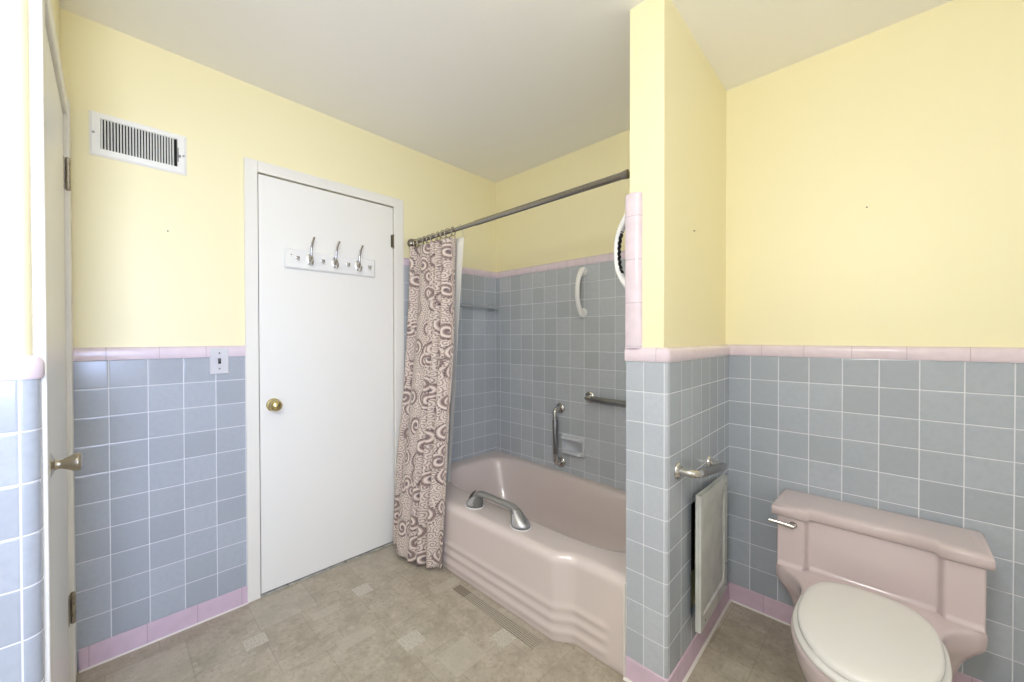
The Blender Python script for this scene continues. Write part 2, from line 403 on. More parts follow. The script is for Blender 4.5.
# ------------------------------------------------------------------ doors and casings
def knuckles(m, x, y, z0, z1, r, leaf):
    n = 5; h = (z1-z0)/n
    for k in range(n): m.lathe([(0, r*.9), (.001, r), (h-.0012, r), (h-.0004, r*.9)], (x, y, z0+k*h), (0,0,1), 12)
    for z, s in ((z0, -1), (z1, 1)): m.lathe([(0, r*.8), (.004, r*.95), (.007, r*.4)], (x, y, z), (0,0,s), 12)
    m.box(*leaf)
def casing_leg(m, a0, a1, z0, z1, inner_hi):
    # profiled flat casing on the left wall: a0..a1 along y
    pr = [(PX, a0), (.007, a0), (.009, a0+.003), (.009, a1-.003), (.007, a1), (PX, a1)]
    L = []
    for q, z in ((0, z0), (1, z1)): L.append([(x, y, z) for x, y in pr])
    m.loft(L)
m = MB()
CW0, CW1, CTZ = .626, 1.456, 2.095
for (a, b) in ((CW0, DY0+.004), (DY1-.004, CW1)):
    m.box((PX, a, 0), (.009, b, CTZ)); 
m.box((PX, DY0+.004, DZ-.002), (.009, DY1-.004, CTZ))
# stop bead round the opening
m.box((-.058, DY0, 0), (-.038, DY0+.012, DZ)); m.box((-.058, DY1-.012, 0), (-.038, DY1, DZ)); m.box((-.058, DY0, DZ-.012), (-.038, DY1, DZ))
struct(m.build('trim_1', M['white'], bevel=.004))
d1 = struct(MB().box((-.037, DY0+.0085, .013), (-.002, DY1-.0075, DZ-.0075)).build('door_1', M['doorwhite'], bevel=.002))
d1['label'] = 'flat white door with round brass knob and hook rail'
for z0 in (1.795,):
    m = MB(); knuckles(m, .001, DY1-.005, z0, z0+.075, .0058, ((-.006, DY1-.022, z0), (-.0008, DY1-.008, z0+.075)))
    struct(m.build('door_hinge', M['brassrose'], d1))
kb = MB().lathe([(0, .031), (.003, .032), (.007, .029), (.009, .016), (.018, .0115), (.026, .012), (.031, .017), (.037, .024), (.046, .0275), (.054, .026), (.060, .020), (.064, .013), (.0655, .0)], (-.003, .742, .922), (1,0,0), 32)
struct(kb.build('door_knob', M['brass'], d1))
# threshold tiles under the door
t_ = NT('pale_threshold_marble'); v, x = t_.obj(); fr_ = t_.math('FRACT', t_.math('DIVIDE', t_.math('SUBTRACT', x[1], .80), .29))
dd = t_.math('MINIMUM', fr_, t_.math('SUBTRACT', 1.0, fr_)); nn = t_.noise(v, 30, 4)
cc = t_.mix(t_.step(nn[0], .35, .7), rgba((158, 155, 148)), rgba((186, 184, 178)))
t_.put(t_.mix(t_.step(dd, .004, .010), rgba((96, 92, 84)), cc), t_.b.inputs['Base Color']); t_.set(Roughness=.5)
struct(MB().box((-.055, DY0, 0), (.004, DY1, .008)).build('trim_2', t_.m, bevel=.002))

# second door, in the entry wall, seen edge-on at far left
m = MB(); CY = .0805
m.box((.806, PYW-.002, 0), (.862, CY, 2.105)); m.box((.0, PYW-.002, 0), (.082, CY+.004, 2.105)); m.box((.082, PYW-.002, 2.047), (.806, CY, 2.105))
struct(m.build('trim_4', M['white'], bevel=.004))
d2 = struct(MB().box((.088, .034, .012), (.806, .0705, 2.038)).build('door_2', M['doorwhite'], bevel=.002))
d2['label'] = 'white door seen edge-on at far left with satin knob'
for z0, z1 in ((.235, .335), (1.78, 1.885)):
    m = MB(); knuckles(m, .083, .0805, z0, z1, .007, ((.086, .069, z0), (.115, .0725, z1)))
    struct(m.build('door_hinge', M['nickel'], d2))
m = MB().lathe([(0, .034), (.002, .0345), (.005, .031), (.009, .020), (.012, .0125), (.018, .0105), (.024, .0115), (.034, .0165), (.044, .0215), (.051, .0225), (.055, .020), (.057, .012), (.0575, 0)], (.735, .0705, .943), (0,1,0), 32)
struct(m.build('door_knob', M['nickel'], d2))

# vinyl strip of fine stripes by the tub
t_ = NT('striped_vinyl_inlay'); v, x = t_.obj()
a = t_.math('FRACT', t_.math('DIVIDE', x[1], .0095)); b = t_.math('FRACT', t_.math('DIVIDE', x[0], .016)); n = t_.noise(v, 240, 2)
c1 = t_.mix(t_.step(t_.math('ADD', a, t_.math('MULTIPLY', n[0], .5)), .45, .75), rgba((120, 110, 96)), rgba((178, 170, 154)))
c1 = t_.mix(t_.step(b, .85, .95, 0, .5), c1, rgba((120, 110, 96)))
c1 = t_.mix(t_.step(x[0], .700, .702, .5, 0), c1, rgba((100, 88, 72)))
t_.put(c1, t_.b.inputs['Base Color']); t_.set(Roughness=.5)
struct(MB().prism([(.612, 1.366), (1.148, 1.358), (1.150, 1.418), (.612, 1.412)], 0, .0012).build('trim_5', t_.m))

# ------------------------------------------------------------------ bathtub
def bulge(x):  # apron front line: middle section stands proud
    return 1.4925 - .049*sm(.20, .27, x)*(1 - sm(1.165, 1.27, x))
def zrim(x, y): return .362 + .030*(1 - x/1.48)*sm(1.52, 1.85, y)
tub = thing('bathtub', 'pink beige built-in bathtub with stepped ribbed apron against grey tile', 'bathtub', (.74, 1.87, 0))
m = MB(); prof = []
prof += [(.004, 0), (0, .006), (0, .022)]
def bead(zc): return [(0, zc-.022), (-.0015, zc-.014), (-.0045, zc-.005), (-.0055, zc+.003), (-.004, zc+.010), (-.001, zc+.016)]
for zc in (.043, .094, .143): prof += bead(zc)
prof += [(0, .175), (0, .23), (0, .28), (-.001, .305), (-.002, .322)]
for k in range(1, 8):
    a = k/7*PI/2; prof.append((-.002+.038*(1-math.cos(a)), .322+.040*math.sin(a)))
prof.append((.06, .362)); prof.append((.075, .361))
xsA = [.002+1.477*k/150 for k in range(151)]
rows = []
for o, z in prof:
    row = []
    for xx in xsA:
        fade = 1 - sm(1.375, 1.42, xx)
        oo = o if o > -.0001 or z > .2 else o*fade
        soft = lerp(1, .55, sm(.25, .362, z)) if z > .25 else 1
        row.append((xx, bulge(xx) + oo, z))
    rows.append(row)
m.grid(rows); m.build('apron', M['tubpink'], tub)
m = MB(); N = 240; loops = []
def outer(th):
    c, s_ = math.cos(th), math.sin(th); cx_, cy_ = .76, 1.895
    k = 1e9
    if c > 1e-9: k = min(k, (1.479-cx_)/c)
    if c < -1e-9: k = min(k, (cx_-.002)/-c)
    if s_ > 1e-9: k = min(k, (YB-.002-cy_)/s_)
    if s_ < -1e-9: k = min(k, (cy_-1.53)/-s_)
    xx, yy = cx_+c*k, cy_+s_*k
    if yy < 1.5301: yy = bulge(min(max(xx, 0), 1.48)) + .045
    return xx, yy
def inner(th, a, b, e, cx_, cy_, sh=0):
    c, s_ = math.cos(th), math.sin(th)
    xx = cx_ + a*math.copysign(abs(c)**(2/e), c); yy = cy_ + b*math.copysign(abs(s_)**(2/e), s_)
    return xx, yy
ths = []
for k in range(N):     # denser at corners through equal steps of superellipse angle
    ths.append(2*PI*k/N + 1e-4)
def ring(a, b, e, cx_, cy_, z, rim=False):
    L = []
    for th in ths:
        xx, yy = inner(th, a, b, e, cx_, cy_)
        L.append((xx, yy, z + (zrim(xx, yy)-.362 if rim else (zrim(xx, yy)-.362)*max(0, (z-.1)/.262))))
    return L
angs = []
A0, B0, E0 = .668, .292, 5.0
for th in ths:
    xx, yy = inner(th, A0, B0, E0, .765, 1.897); angs.append(math.atan2(yy-1.895, xx-.76))
lo = []
for an in angs:
    xx, yy = outer(an); lo.append((xx, yy, zrim(xx, yy)+(.0 if yy < 1.6 else .0)))
loops = [lo]
loops.append([tuple(lerp(p[i], q[i], .5) if i < 2 else zrim(lerp(p[0], q[0], .5), lerp(p[1], q[1], .5))+.001 for i in range(3)) for p, q in zip(lo, ring(A0+.012, B0+.012, E0, .765, 1.897, .362, True))])
loops += [ring(A0+.014, B0+.012, E0, .765, 1.897, .3622, True), ring(A0, B0, E0, .765, 1.897, .3605, True), ring(A0-.010, B0-.008, E0, .765, 1.897, .354, True), ring(A0-.018, B0-.014, E0, .766, 1.897, .343),
          ring(A0-.03, B0-.020, E0, .77, 1.897, .31), ring(A0-.055, B0-.032, 4.6, .78, 1.897, .23), ring(A0-.085, B0-.045, 4.3, .79, 1.897, .15), ring(A0-.11, B0-.06, 4, .80, 1.897, .10),
          ring(A0-.14, B0-.085, 3.8, .81, 1.897, .075), ring(A0-.19, B0-.13, 3.4, .82, 1.897, .066), ring(.2, .06, 2.5, .85, 1.897, .062), ring(.05, .02, 2, .85, 1.897, .060)]
m.loft(loops, False, True)
m.build('basin', M['tubpink'], tub, ang=60)
m = MB(); m.lathe([(0, .03), (.003, .03), (.004, .024), (.0042, 0)], (1.22, 1.897, .0655), (0,0,1)); m.build('drain', M['chrome'], tub)
m = MB(); m.prism([(XP0-.004, bulge(1.48)-.004), (XP0+.003, bulge(1.48)-.006), (XP0+.003, YP+.02), (XP0-.004, YP+.02)], 0, .35)
m.build('caulk_bead', M['caulk'], tub)

# suction grab bar on tub rim
gx0, gx1, gy, gz = .592, .930, 1.5235, .3625
gb = thing('suction_grab_bar', 'silver grey clamp-on grab handle sitting on the front rim of the bathtub', 'grab bar', (.761, gy, gz))
def cup_loop(cx_, y, z, rx0, rx1, ry):  # rx0 outward end, rx1 inward end
    return [(cx_ + (rx0 if math.cos(a) < 0 else rx1)*math.cos(a), y + ry*math.sin(a), z) for a in [2*PI*k/32 for k in range(32)]]
for sgn, x0 in ((1, gx0), (-1, gx1)):
    o_, i_ = (.046, .052) if sgn > 0 else (.052, .046)
    m = MB(); L = []
    for z, s_, dx in ((0, 1.06, 0), (.002, 1.08, 0), (.004, 1.04, 0)):
        L.append(cup_loop(x0, gy, gz+z, o_*s_, i_*s_, .042*s_))
    m.loft(L); cupbase = m.build('suction_pad', M['plastic'])
    m = MB(); L = []
    for z, s_, dx, sy in ((.003, 1.0, 0, 1), (.014, 1.02, 0, 1.02), (.026, .95, .005, .95), (.042, .77, .016, .82), (.060, .56, .030, .66), (.074, .40, .042, .54), (.083, .27, .050, .48), (.0865, .12, .052, .32)):
        L.append(cup_loop(x0+sgn*dx, gy, gz+z, o_*s_, i_*s_, .040*sy))
    m.loft(L)
    for fc in m.bm.faces:
        c = fc.calc_center_median(); fc.material_index = 1 if c.z < gz+.013 or (c.x-x0)*sgn > .028 else 0
    cup = m.build('suction_cup', [M['graylite'], M['graymat']], gb, ang=60)
    attach(cupbase, cup)
    m = MB(); m.tube([(x0-sgn*.038, gy-.003, gz+.020), (x0-sgn*.025, gy-.003, gz+.0435), (x0-sgn*.006, gy-.003, gz+.0665), (x0+sgn*.012, gy-.003, gz+.080)], [(.004, .008), (.005, .010), (.005, .010), (.004, .008)], 12, up=(0,0,1))
    m.build('locking_lever', M['graymat'], cup)
m = MB()
pth = [(gx0+.028, gy, gz+.070), (gx0+.048, gy, gz+.0765), (gx0+.070, gy, gz+.0785), ((gx0+gx1)/2, gy, gz+.079), (gx1-.070, gy, gz+.0785), (gx1-.048, gy, gz+.0765), (gx1-.028, gy, gz+.070)]
m.tube(pth, [(.010, .019), (.014, .021), (.014, .0205), (.014, .0205), (.014, .0205), (.014, .021), (.010, .019)], 16, up=(0,0,1))
m.build('grip', M['grip'], gb)

# ------------------------------------------------------------------ shower curtain, liner, rod
ROD0, ROD1 = Vector((0, 1.512, 1.838)), Vector((XP0, 1.512, 1.848))
rod = thing('curtain_rod', 'brushed metal shower curtain rod spanning above the bathtub', 'curtain rod', (0.74, 1.512, 1.843))
MID = ROD0.lerp(ROD1, .42)
m = MB().tube([ROD0+Vector((.012, 0, 0)), MID], .0112, 20); m.build('inner_tube', M['rodmetal'], rod)
m = MB().tube([MID, MID+Vector((.003, 0, 0)), ROD1-Vector((.004, 0, 0))], [.0128, .0135, .0135], 20); m.build('outer_tube', M['rodmetal'], rod)
for p, s_ in ((ROD0, 1), (ROD1, -1)):
    m = MB().lathe([(-.009, .012), (-.006, .020), (.002, .028), (.010, .031), (.019, .0285), (.026, .021), (.030, .0155), (.040, .0150), (.042, .012)], p, (s_, 0, 0), 24)
    if s_ < 0: m = (m.bm.free(), MB().lathe([(.0, .0165), (.006, .0165), (.012, .0155), (.02, .0145), (.024, .0138)], p, (s_, 0, 0), 24))[1]
    m.build('end_flange', M['rodmetal'], rod)

def curtain_mat():
    t = NT('paisley_cotton'); uv = t.n('ShaderNodeUVMap')
    nz = t.n('ShaderNodeTexNoise'); nz.inputs['Scale'].default_value = 6; nz.inputs['Detail'].default_value = 2; t.l(uv.outputs[0], nz.inputs['Vector'])
    off = t.n('ShaderNodeVectorMath', operation='SCALE'); sub = t.n('ShaderNodeVectorMath', operation='SUBTRACT'); t.l(nz.outputs['Color'], sub.inputs[0]); sub.inputs[1].default_value = (.5, .5, .5)
    t.l(sub.outputs[0], off.inputs[0]); off.inputs['Scale'].default_value = .022
    ad = t.n('ShaderNodeVectorMath', operation='ADD'); t.l(uv.outputs[0], ad.inputs[0]); t.l(off.outputs[0], ad.inputs[1]); P0 = ad.outputs[0]
    def swirl(scale, freq, seed):
        sc = t.n('ShaderNodeVectorMath', operation='MULTIPLY_ADD'); t.l(P0, sc.inputs[0]); sc.inputs[1].default_value = (scale, scale*.8, 0); sc.inputs[2].default_value = (seed, seed*1.7, 0)
        vo = t.n('ShaderNodeTexVoronoi', voronoi_dimensions='2D'); vo.inputs['Scale'].default_value = 1; vo.inputs['Randomness'].default_value = .85; t.l(sc.outputs[0], vo.inputs['Vector'])
        ve = t.n('ShaderNodeTexVoronoi', voronoi_dimensions='2D', feature='DISTANCE_TO_EDGE'); ve.inputs['Scale'].default_value = 1; ve.inputs['Randomness'].default_value = .85; t.l(sc.outputs[0], ve.inputs['Vector'])
        df = t.n('ShaderNodeVectorMath', operation='SUBTRACT'); t.l(sc.outputs[0], df.inputs[0]); t.l(vo.outputs['Position'], df.inputs[1])
        sp = t.n('ShaderNodeSeparateXYZ'); t.l(df.outputs[0], sp.inputs[0])
        ang = t.math('ARCTAN2', sp.outputs[1], sp.outputs[0])
        rd = t.n('ShaderNodeSeparateColor'); t.l(vo.outputs['Color'], rd.inputs[0])
        dirn = t.math('SUBTRACT', t.math('MULTIPLY', t.math('GREATER_THAN', rd.outputs[0], .5), 2.0), 1.0)
        ph = t.math('ADD', t.math('MULTIPLY', vo.outputs['Distance'], freq), t.math('ADD', t.math('MULTIPLY', ang, dirn), t.math('MULTIPLY', rd.outputs[1], 6.28)))
        return t.math('SINE', ph), vo.outputs['Distance'], ve.outputs['Distance'], rd.outputs[2], ang
    s1, d1_, e1, r1, a1 = swirl(12, 24, 3.0); s2, d2_, e2, r2_, a2 = swirl(36, 18, 9.0)
    cream, line, mauve, tan_ = rgba((218, 205, 194)), rgba((82, 66, 66)), rgba((136, 114, 118)), rgba((184, 164, 152))
    col = t.mix(t.step(s2, -.6, .4, 0, .7), cream, tan_)
    col = t.mix(t.step(s2, .5, .9, 0, .55), col, line)
    inside = t.math('MULTIPLY', t.step(d1_, .50, .44), t.step(e1, .02, .05))
    cell = t.mix(t.step(s1, -.9, -.2), rgba((226, 214, 204)), tan_)
    cell = t.mix(t.math('MULTIPLY', t.step(s1, -.1, .3), t.step(s2, -.1, .4, .15, .55)), cell, mauve)
    cell = t.mix(t.math('MULTIPLY', t.step(s1, .45, .75), t.step(s1, 1.03, .90, .2, .8)), cell, line)
    cell = t.mix(t.math('MULTIPLY', t.step(d1_, .10, .07), .8), cell, rgba((92, 78, 88)))
    big = t.math('MULTIPLY', inside, t.math('GREATER_THAN', r1, .22))
    col = t.mix(t.math('MULTIPLY', big, .95), col, cell)
    dots = t.math('SINE', t.math('MULTIPLY', a1, 20.0))
    rim = t.math('MULTIPLY', t.step(d1_, .40, .43), t.step(d1_, .50, .47))
    ringm = t.math('MULTIPLY', t.math('MULTIPLY', rim, t.step(dots, -.3, .3, .1, .75)), t.math('GREATER_THAN', r1, .22))
    col = t.mix(ringm, col, line)
    t.put(col, t.b.inputs['Base Color']); t.set(Roughness=.8); t.b.inputs['Sheen Weight'].default_value = .15
    return t.m
M['curtain'] = curtain_mat()
def curtain_pt(s_, t):           # s across, t from hem (0) to top (1)
    z = lerp(.016 + .022*(1-s_)**2, 1.806, t)
    xl = .020 + .006*math.sin(5*t); yl = lerp(1.385, 1.503, sm(0, 1, t)**.8)
    xr = lerp(.440, .452, t) + .030*math.sin(PI*min(1, t*1.15))
    yr = lerp(1.416, 1.512, sm(.12, 1, t))
    x = lerp(xl, xr, s_); y = lerp(yl, yr, s_)
    y -= (.066*(1-t)**1.3 + .010)*math.sin(PI*s_**.85)
    ph = 2*PI*(5.3*s_ + .32*math.sin(2*PI*s_*1.3+.6) + .06*math.sin(4*t+5*s_))
    amp = lerp(.013, .019, t)*(1+.35*math.sin(9*s_+1))*min(1, s_*12+.3)*min(1, (1-s_)*12+.35)
    w = math.sin(ph) + .28*math.sin(2*ph+.8)
    y += amp*w; x += .010*math.cos(ph)*min(1, s_*8)*min(1, (1-s_)*8)
    y += .004*math.sin(14*t+11*s_)*(1-t)
    top = sm(.90, 1, t)
    z += -.006*top*(1-math.cos(2*PI*9*s_))*.5
    y = min(y, 1.518); x += .012*(1-t)
    if z < .42 and x > .12: y = min(y, 1.4315 - .004*(1-s_))
    return x, y, z
cur = thing('shower_curtain', 'paisley pink and brown fabric shower curtain gathered at left end of rod', 'shower curtain', (.23, 1.44, 0))
NU, NV = 300, 110; pts, uvs = [], []
for j in range(NV+1):
    t = j/NV; pts.append([curtain_pt(i/NU, t) for i in range(NU+1)]); uvs.append([(i/NU*.60, t*1.79) for i in range(NU+1)])
MB().grid(pts, uvs).build('fabric', M['curtain'], cur, ang=180, solid=.0012, recalc=False)
for k in range(9):
    s_ = (k+.5)/9; x, y, z = curtain_pt(s_, 1); x = .035 + .42*s_; zc = ROD0.z + .0067*x
    m = MB(); tl = .25*math.sin(k*2.1)
    m.tube([(x+.010*math.sin(a)*tl*3, 1.512 + .0195*math.sin(a), zc-.006 + .0235*math.cos(a)) for a in [2*PI*q/24 for q in range(25)]], .0032, 10, caps=False)
    m.build('curtain_ring', M['nickel'], cur)
lin = thing('shower_liner', 'white vinyl liner hanging inside the bathtub behind the paisley curtain', 'shower liner', (.3, 1.56, .3))
def liner_pt(s_, t):
    z = lerp(.25, 1.796, t)
    x = lerp(lerp(.13, .205, s_), lerp(.06, .500, s_), t); y = lerp(1.640, 1.532, sm(0, 1, t)*.3+t*.7)
    y += .006*math.sin(2*PI*4*s_+1)*(1-.5*sm(.9, 1, s_))
    return x, y, z
MB().grid([[liner_pt(i/80, j/40) for i in range(81)] for j in range(41)]).build('sheet', M['liner'], lin, ang=180, solid=.001, recalc=False)
m = MB(); m.tube([(.492, 1.531, 1.79), (.497, 1.528, 1.812), (.500, 1.520, 1.838), (.4995, 1.508, 1.862), (.498, 1.4975, 1.850)], .0012, 6); m.build('hook_wire', M['nickel'], lin)

# ------------------------------------------------------------------ grab bars, dishes
def rose(m, p, ax, r=.032): m.lathe([(-.001, r), (.003, r), (.007, r*.92), (.010, r*.72), (.012, r*.5)], p, ax, 28)
def bent(p0, p1, n, off, rb):
    """bar from wall point p0 to p1 with normal n"""
    p0, p1, n = Vector(p0), Vector(p1), Vector(n); d = (p1-p0).normalized(); P_ = [p0]
    for k in range(0, 9):
        a = k/8*PI/2; P_.append(p0 + n*(off-rb) + n*rb*math.sin(a) + d*rb*(1-math.cos(a)))
    q = [p1] + [p1 + n*(off-rb) + n*rb*math.sin(k/8*PI/2) - d*rb*(1-math.cos(k/8*PI/2)) for k in range(0, 9)]
    return P_ + q[::-1]
def grab(name, label, p0, p1, n, off, r_, group=None, grip=None, rr=.032, rb=.028):
    t = thing(name, label, 'grab bar', tuple((Vector(p0)+Vector(p1))/2), group)
    for p in (p0, p1):
        m = MB(); rose(m, p, n, rr); m.build('wall_flange', M['chrome'], t)
    pth = bent(p0, p1, n, off, rb)
    MB().tube(pth, r_, 16).build('bar', M['chrome'], t)
    if grip:
        a, b = pth[9], pth[10]
        MB().tube([a.lerp(b, grip[0]), a.lerp(b, grip[0]+.01), a.lerp(b, grip[1]-.01), a.lerp(b, grip[1])], [r_*1.0, r_*1.1, r_*1.1, r_], 16).build('grip_sleeve', M['satin'], t)
    return t
grab('grab_bar', 'upright chrome grab bar on grey tile beside the soap dish', (.611, YB, .788), (.618, YB, .437), (0,-1,0), .058, .0152, None, (.12, .88), .035)
grab('grab_bar', 'level chrome grab bar on tub back wall, running behind the partition', (.838, YB, .884), (1.33, YB, .876), (0,-1,0), .058, .0152, None, (.04, .96), .035)
grab('grab_bar', 'chrome grab bar above the leaning access panel beside the toilet', (XP1, 1.588, .776), (XP1-.011, 1.945, .722), (1,0,0), .062, .0135, None, (.06, .96), .030)

def white_handle(label, base, n, d, ln):
    n, d, b = Vector(n), Vector(d), Vector(base); w = n.cross(d)
    t = thing('grab_bar', label, 'grab bar', base, 'white moulded grab handles in the shower')
    pts_ = []; rs = []
    for k in range(33):
        q = k/32; a = (q-.5)*ln
        h = .058*(1-abs(2*q-1)**2.6)+.010
        pts_.append(b + d*a*(1+.0*h) + n*h); e = abs(2*q-1)
        rs.append((lerp(.0105, .016, e**4), lerp(.0155, .024, e**3)))
    MB().tube(pts_, rs, 16, up=tuple(n)).build('handle', M['plastic'], t)
    # black ridged grip on the inside of the handle
    g = [b + d*((k/40-.5)*ln*.56) + n*(.058*(1-abs(2*(.5+(k/40-.5)*.56)-1)**2.6)+.010-.0095 - .0022*math.sin(k*PI/2.5)) for k in range(41)]
    MB().tube(g, [(.0035, .011)]*41, 10, up=tuple(n)).build('ridged_grip', M['rubber'], t)
    for s_ in (-1, 1):
        m = MB(); c_ = b + d*(s_*(ln/2-.016)); L = []
        for h, k in ((0, 1), (.004, 1.02), (.012, .9), (.018, .6)):
            L.append([c_ + n*h + d*(.030*k*math.cos(a)) + w*(.027*k*math.sin(a)) for a in [2*PI*i/24 for i in range(24)]])
        m.loft(L); m.build('suction_cup', M['plastic'], t)
white_handle('white moulded grab handle on the grey tile of the tub back wall', (.792, YB, 1.527), (0,-1,0), (0,0,1), .285)
white_handle('white grab handle with black grip, half hidden behind the pink edge strip', (XP0-.001, 1.555, 1.575), (-1,0,0), (0,0,1), .285)

# soap dish
sd = thing('soap_dish', 'pale grey ceramic soap dish set in the tile above the bathtub', 'soap dish', (.71, YB, .50))
x0, x1, z0, z1 = .630, .806, .500, .630
m = MB(); y1 = YB+.001
def rr_loop(x0, x1, z0, z1, y, r_): 
    L = []
    for cx_, cz_, a0 in ((x1-r_, z1-r_, 0), (x0+r_, z1-r_, 90), (x0+r_, z0+r_, 180), (x1-r_, z0+r_, 270)):
        L += [(p[0], y, p[1]) for p in arc(cx_, cz_, r_, a0, a0+90, 5)]
    return L
m.loft([rr_loop(x0, x1, z0, z1, y1, .012), rr_loop(x0, x1, z0, z1, YB-.010, .012), rr_loop(x0+.004, x1-.004, z0+.004, z1-.004, YB-.016, .012), rr_loop(x0+.016, x1-.016, z0+.016, z1-.016, YB-.016, .010),
        rr_loop(x0+.020, x1-.020, z0+.020, z1-.020, YB-.010, .010), rr_loop(x0+.024, x1-.024, z0+.024, z1-.024, YB-.003, .010)])
m.build('dish', M['soap'], sd, ang=60)
m = MB(); L = []
for xx in [x0+.008 + (x1-x0-.016)*k/20 for k in range(21)]:
    e = min(1, min(xx-x0-.008, x1-.008-xx)/.014+.25); L.append([(xx, YB-.012-a*e, z) for a, z in ((0, z1-.012), (.026, z1-.008), (.036, z1-.014), (.038, z1-.022), (.034, z1-.030), (0, z1-.040))])
m.loft(L); m.build('grip_ledge', M['soap'], sd, ang=50)
m = MB(); L = []
for xx in [x0+.012 + (x1-x0-.024)*k/20 for k in range(21)]:
    e = min(1, min(xx-x0-.012, x1-.012-xx)/.014+.2); L.append([(xx, YB-.012-a*e, z) for a, z in ((0, z0+.034), (.012, z0+.026), (.030, z0+.030), (.034, z0+.024), (.030, z0+.012), (0, z0+.006))])
m.loft(L); m.build('tray', M['soap'], sd, ang=50)

# ceramic towel bar on tub end wall
tb = thing('towel_bar', 'grey ceramic towel bar on the tub end wall, half behind the curtain', 'towel bar', (0, 1.95, 1.47))
MB().tube([(.052, 1.68, 1.474), (.052, 2.19, 1.468)], .0105, 16).build('bar', M['ceramic'], tb)
for yy in (1.68, 2.185):
    m = MB(); L = []
    for x_, h in ((-.001, .026), (.006, .027), (.012, .022), (.030, .017), (.058, .0165), (.066, .014)):
        L.append([(x_, yy + h*a, 1.470 + h*b) for a, b in ((-1,-.8),(-.8,-1),(.8,-1),(1,-.8),(1,.8),(.8,1),(-.8,1),(-1,.8))])
    m.loft(L); m.build('post', M['ceramic'], tb)

# ------------------------------------------------------------------ left wall fittings
VY0, VY1, VZ0, VZ1 = .131, .419, 1.950, 2.117
vt = thing('wall_vent', 'white metal air register with dark slots high on yellow wall', 'vent', (PX, .275, 1.95))
oy0, oy1, oz0, oz1 = .160, .389, 1.979, 2.096
m = MB(); X1 = PX+.007
def vl(a, b, c, d, x): return [(x, a, c), (x, b, c), (x, b, d), (x, a, d)]
m.loft([vl(VY0, VY1, VZ0, VZ1, PX-.002), vl(VY0, VY1, VZ0, VZ1, X1-.004), vl(VY0+.008, VY1-.008, VZ0+.008, VZ1-.008, X1), vl(oy0, oy1, oz0, oz1, X1), vl(oy0+.002, oy1-.002, oz0+.002, oz1-.002, PX)], False, False)
m.build('faceplate', M['hwhite'], vt, ang=20)
m = MB(); m.box((PX+.0002, oy0-.002, oz0-.002), (PX+.001, oy1+.002, oz1+.002)); m.build('duct_opening', M['dark'], vt)
for k in range(25):
    yy = oy0 + .006 + (oy1-oy0-.014)*k/24.6
    m = MB(); m.prism([(PX+.0012, yy-.0032), (PX+.0018, yy-.0036), (X1-.0006, yy+.0006), (X1-.0014, yy+.0012)], oz0, oz1); m.build('louver', M['hwhite'], vt)
for yy, zz in ((VY0+.011, 2.036), (VY1-.011, 2.030)):
    m = MB().lathe([(0, .0045), (.0015, .004), (.002, .002)], (X1-.0005, yy, zz), (1,0,0), 12); m.build('screw', M['satin'], vt)
m = MB().box((X1-.003, oy1+.001, 2.020), (X1+.010, oy1+.010, 2.028)); m.box((X1-.002, oy1-.0005, 2.0), (X1+.001, oy1+.0035, 2.060)); m.build('damper_lever', M['satin'], vt, bevel=.001)

sw = thing('light_switch', 'pale grey toggle switch plate in the tile beside white door', 'light switch', (0, .527, 1.085))
m = MB(); L = [vl(.491, .562, 1.087, 1.205, -.001), vl(.491, .562, 1.087, 1.205, .004), vl(.495, .558, 1.091, 1.201, .007)]; m.loft(L); m.build('plate', plain('grey_plastic_plate', (206, 206, 210), .35), sw, ang=20)
m = MB(); m.box((.0065, .521, 1.134), (.0078, .532, 1.158)); sl = m.build('slot', M['dark'], sw)
m = MB(); m.prism([(.006, 1.142), (.019, 1.151), (.020, 1.156), (.006, 1.154)], .523, .530, 'y'); m.build('toggle', M['graymat'], sw, bevel=.001)
for zz in (1.112, 1.182):
    MB().lathe([(0, .004), (.0012, .0036), (.0016, .001)], (.0066, .5265, zz), (1,0,0), 12).build('screw', M['graymat'], sw)

rk = thing('coat_rack', 'white hook rail with three double coat hooks mounted on the door', 'coat rack', (0, 1.03, 1.60))
m = MB(); XB = -.002
m.loft([vl(.794, 1.266, 1.600, 1.700, XB-.0005), vl(.794, 1.266, 1.600, 1.700, XB+.010), vl(.801, 1.259, 1.607, 1.693, XB+.016)])
m.build('backboard', M['hwhite'], rk, ang=20)
XF = XB+.016
for yy in (.910, 1.036, 1.164):
    m = MB()
    L = []
    for h, k in ((-.001, 1), (.003, 1), (.005, .8)):
        L.append([(XF+h, yy + .017*k*math.cos(a), 1.655 + .030*k*math.sin(a)) for a in [2*PI*i/20 for i in range(20)]])
    m.loft(L)
    up = [(XF+.004, yy, 1.650), (XF+.014, yy, 1.662), (XF+.017, yy, 1.685), (XF+.019, yy+.001, 1.710), (XF+.030, yy+.003, 1.740), (XF+.046, yy+.005, 1.760)]
    m.tube(up, [.0065, .0065, .006, .0055, .0055, .006], 12)
    dn = [(XF+.004, yy, 1.645), (XF+.014, yy, 1.632), (XF+.026, yy, 1.626), (XF+.036, yy, 1.632), (XF+.041, yy, 1.645)]
    m.tube(dn, [.0065, .0065, .006, .0058, .0058], 12)
    for c_ in (up[-1], dn[-1]):
        m.lathe([(-.0055, .001), (-.0045, .0045), (0, .0066), (.0045, .0045), (.0055, .001)], c_, (.3, 0, 1), 14)
    m.build('double_hook', M['chrome'], rk)
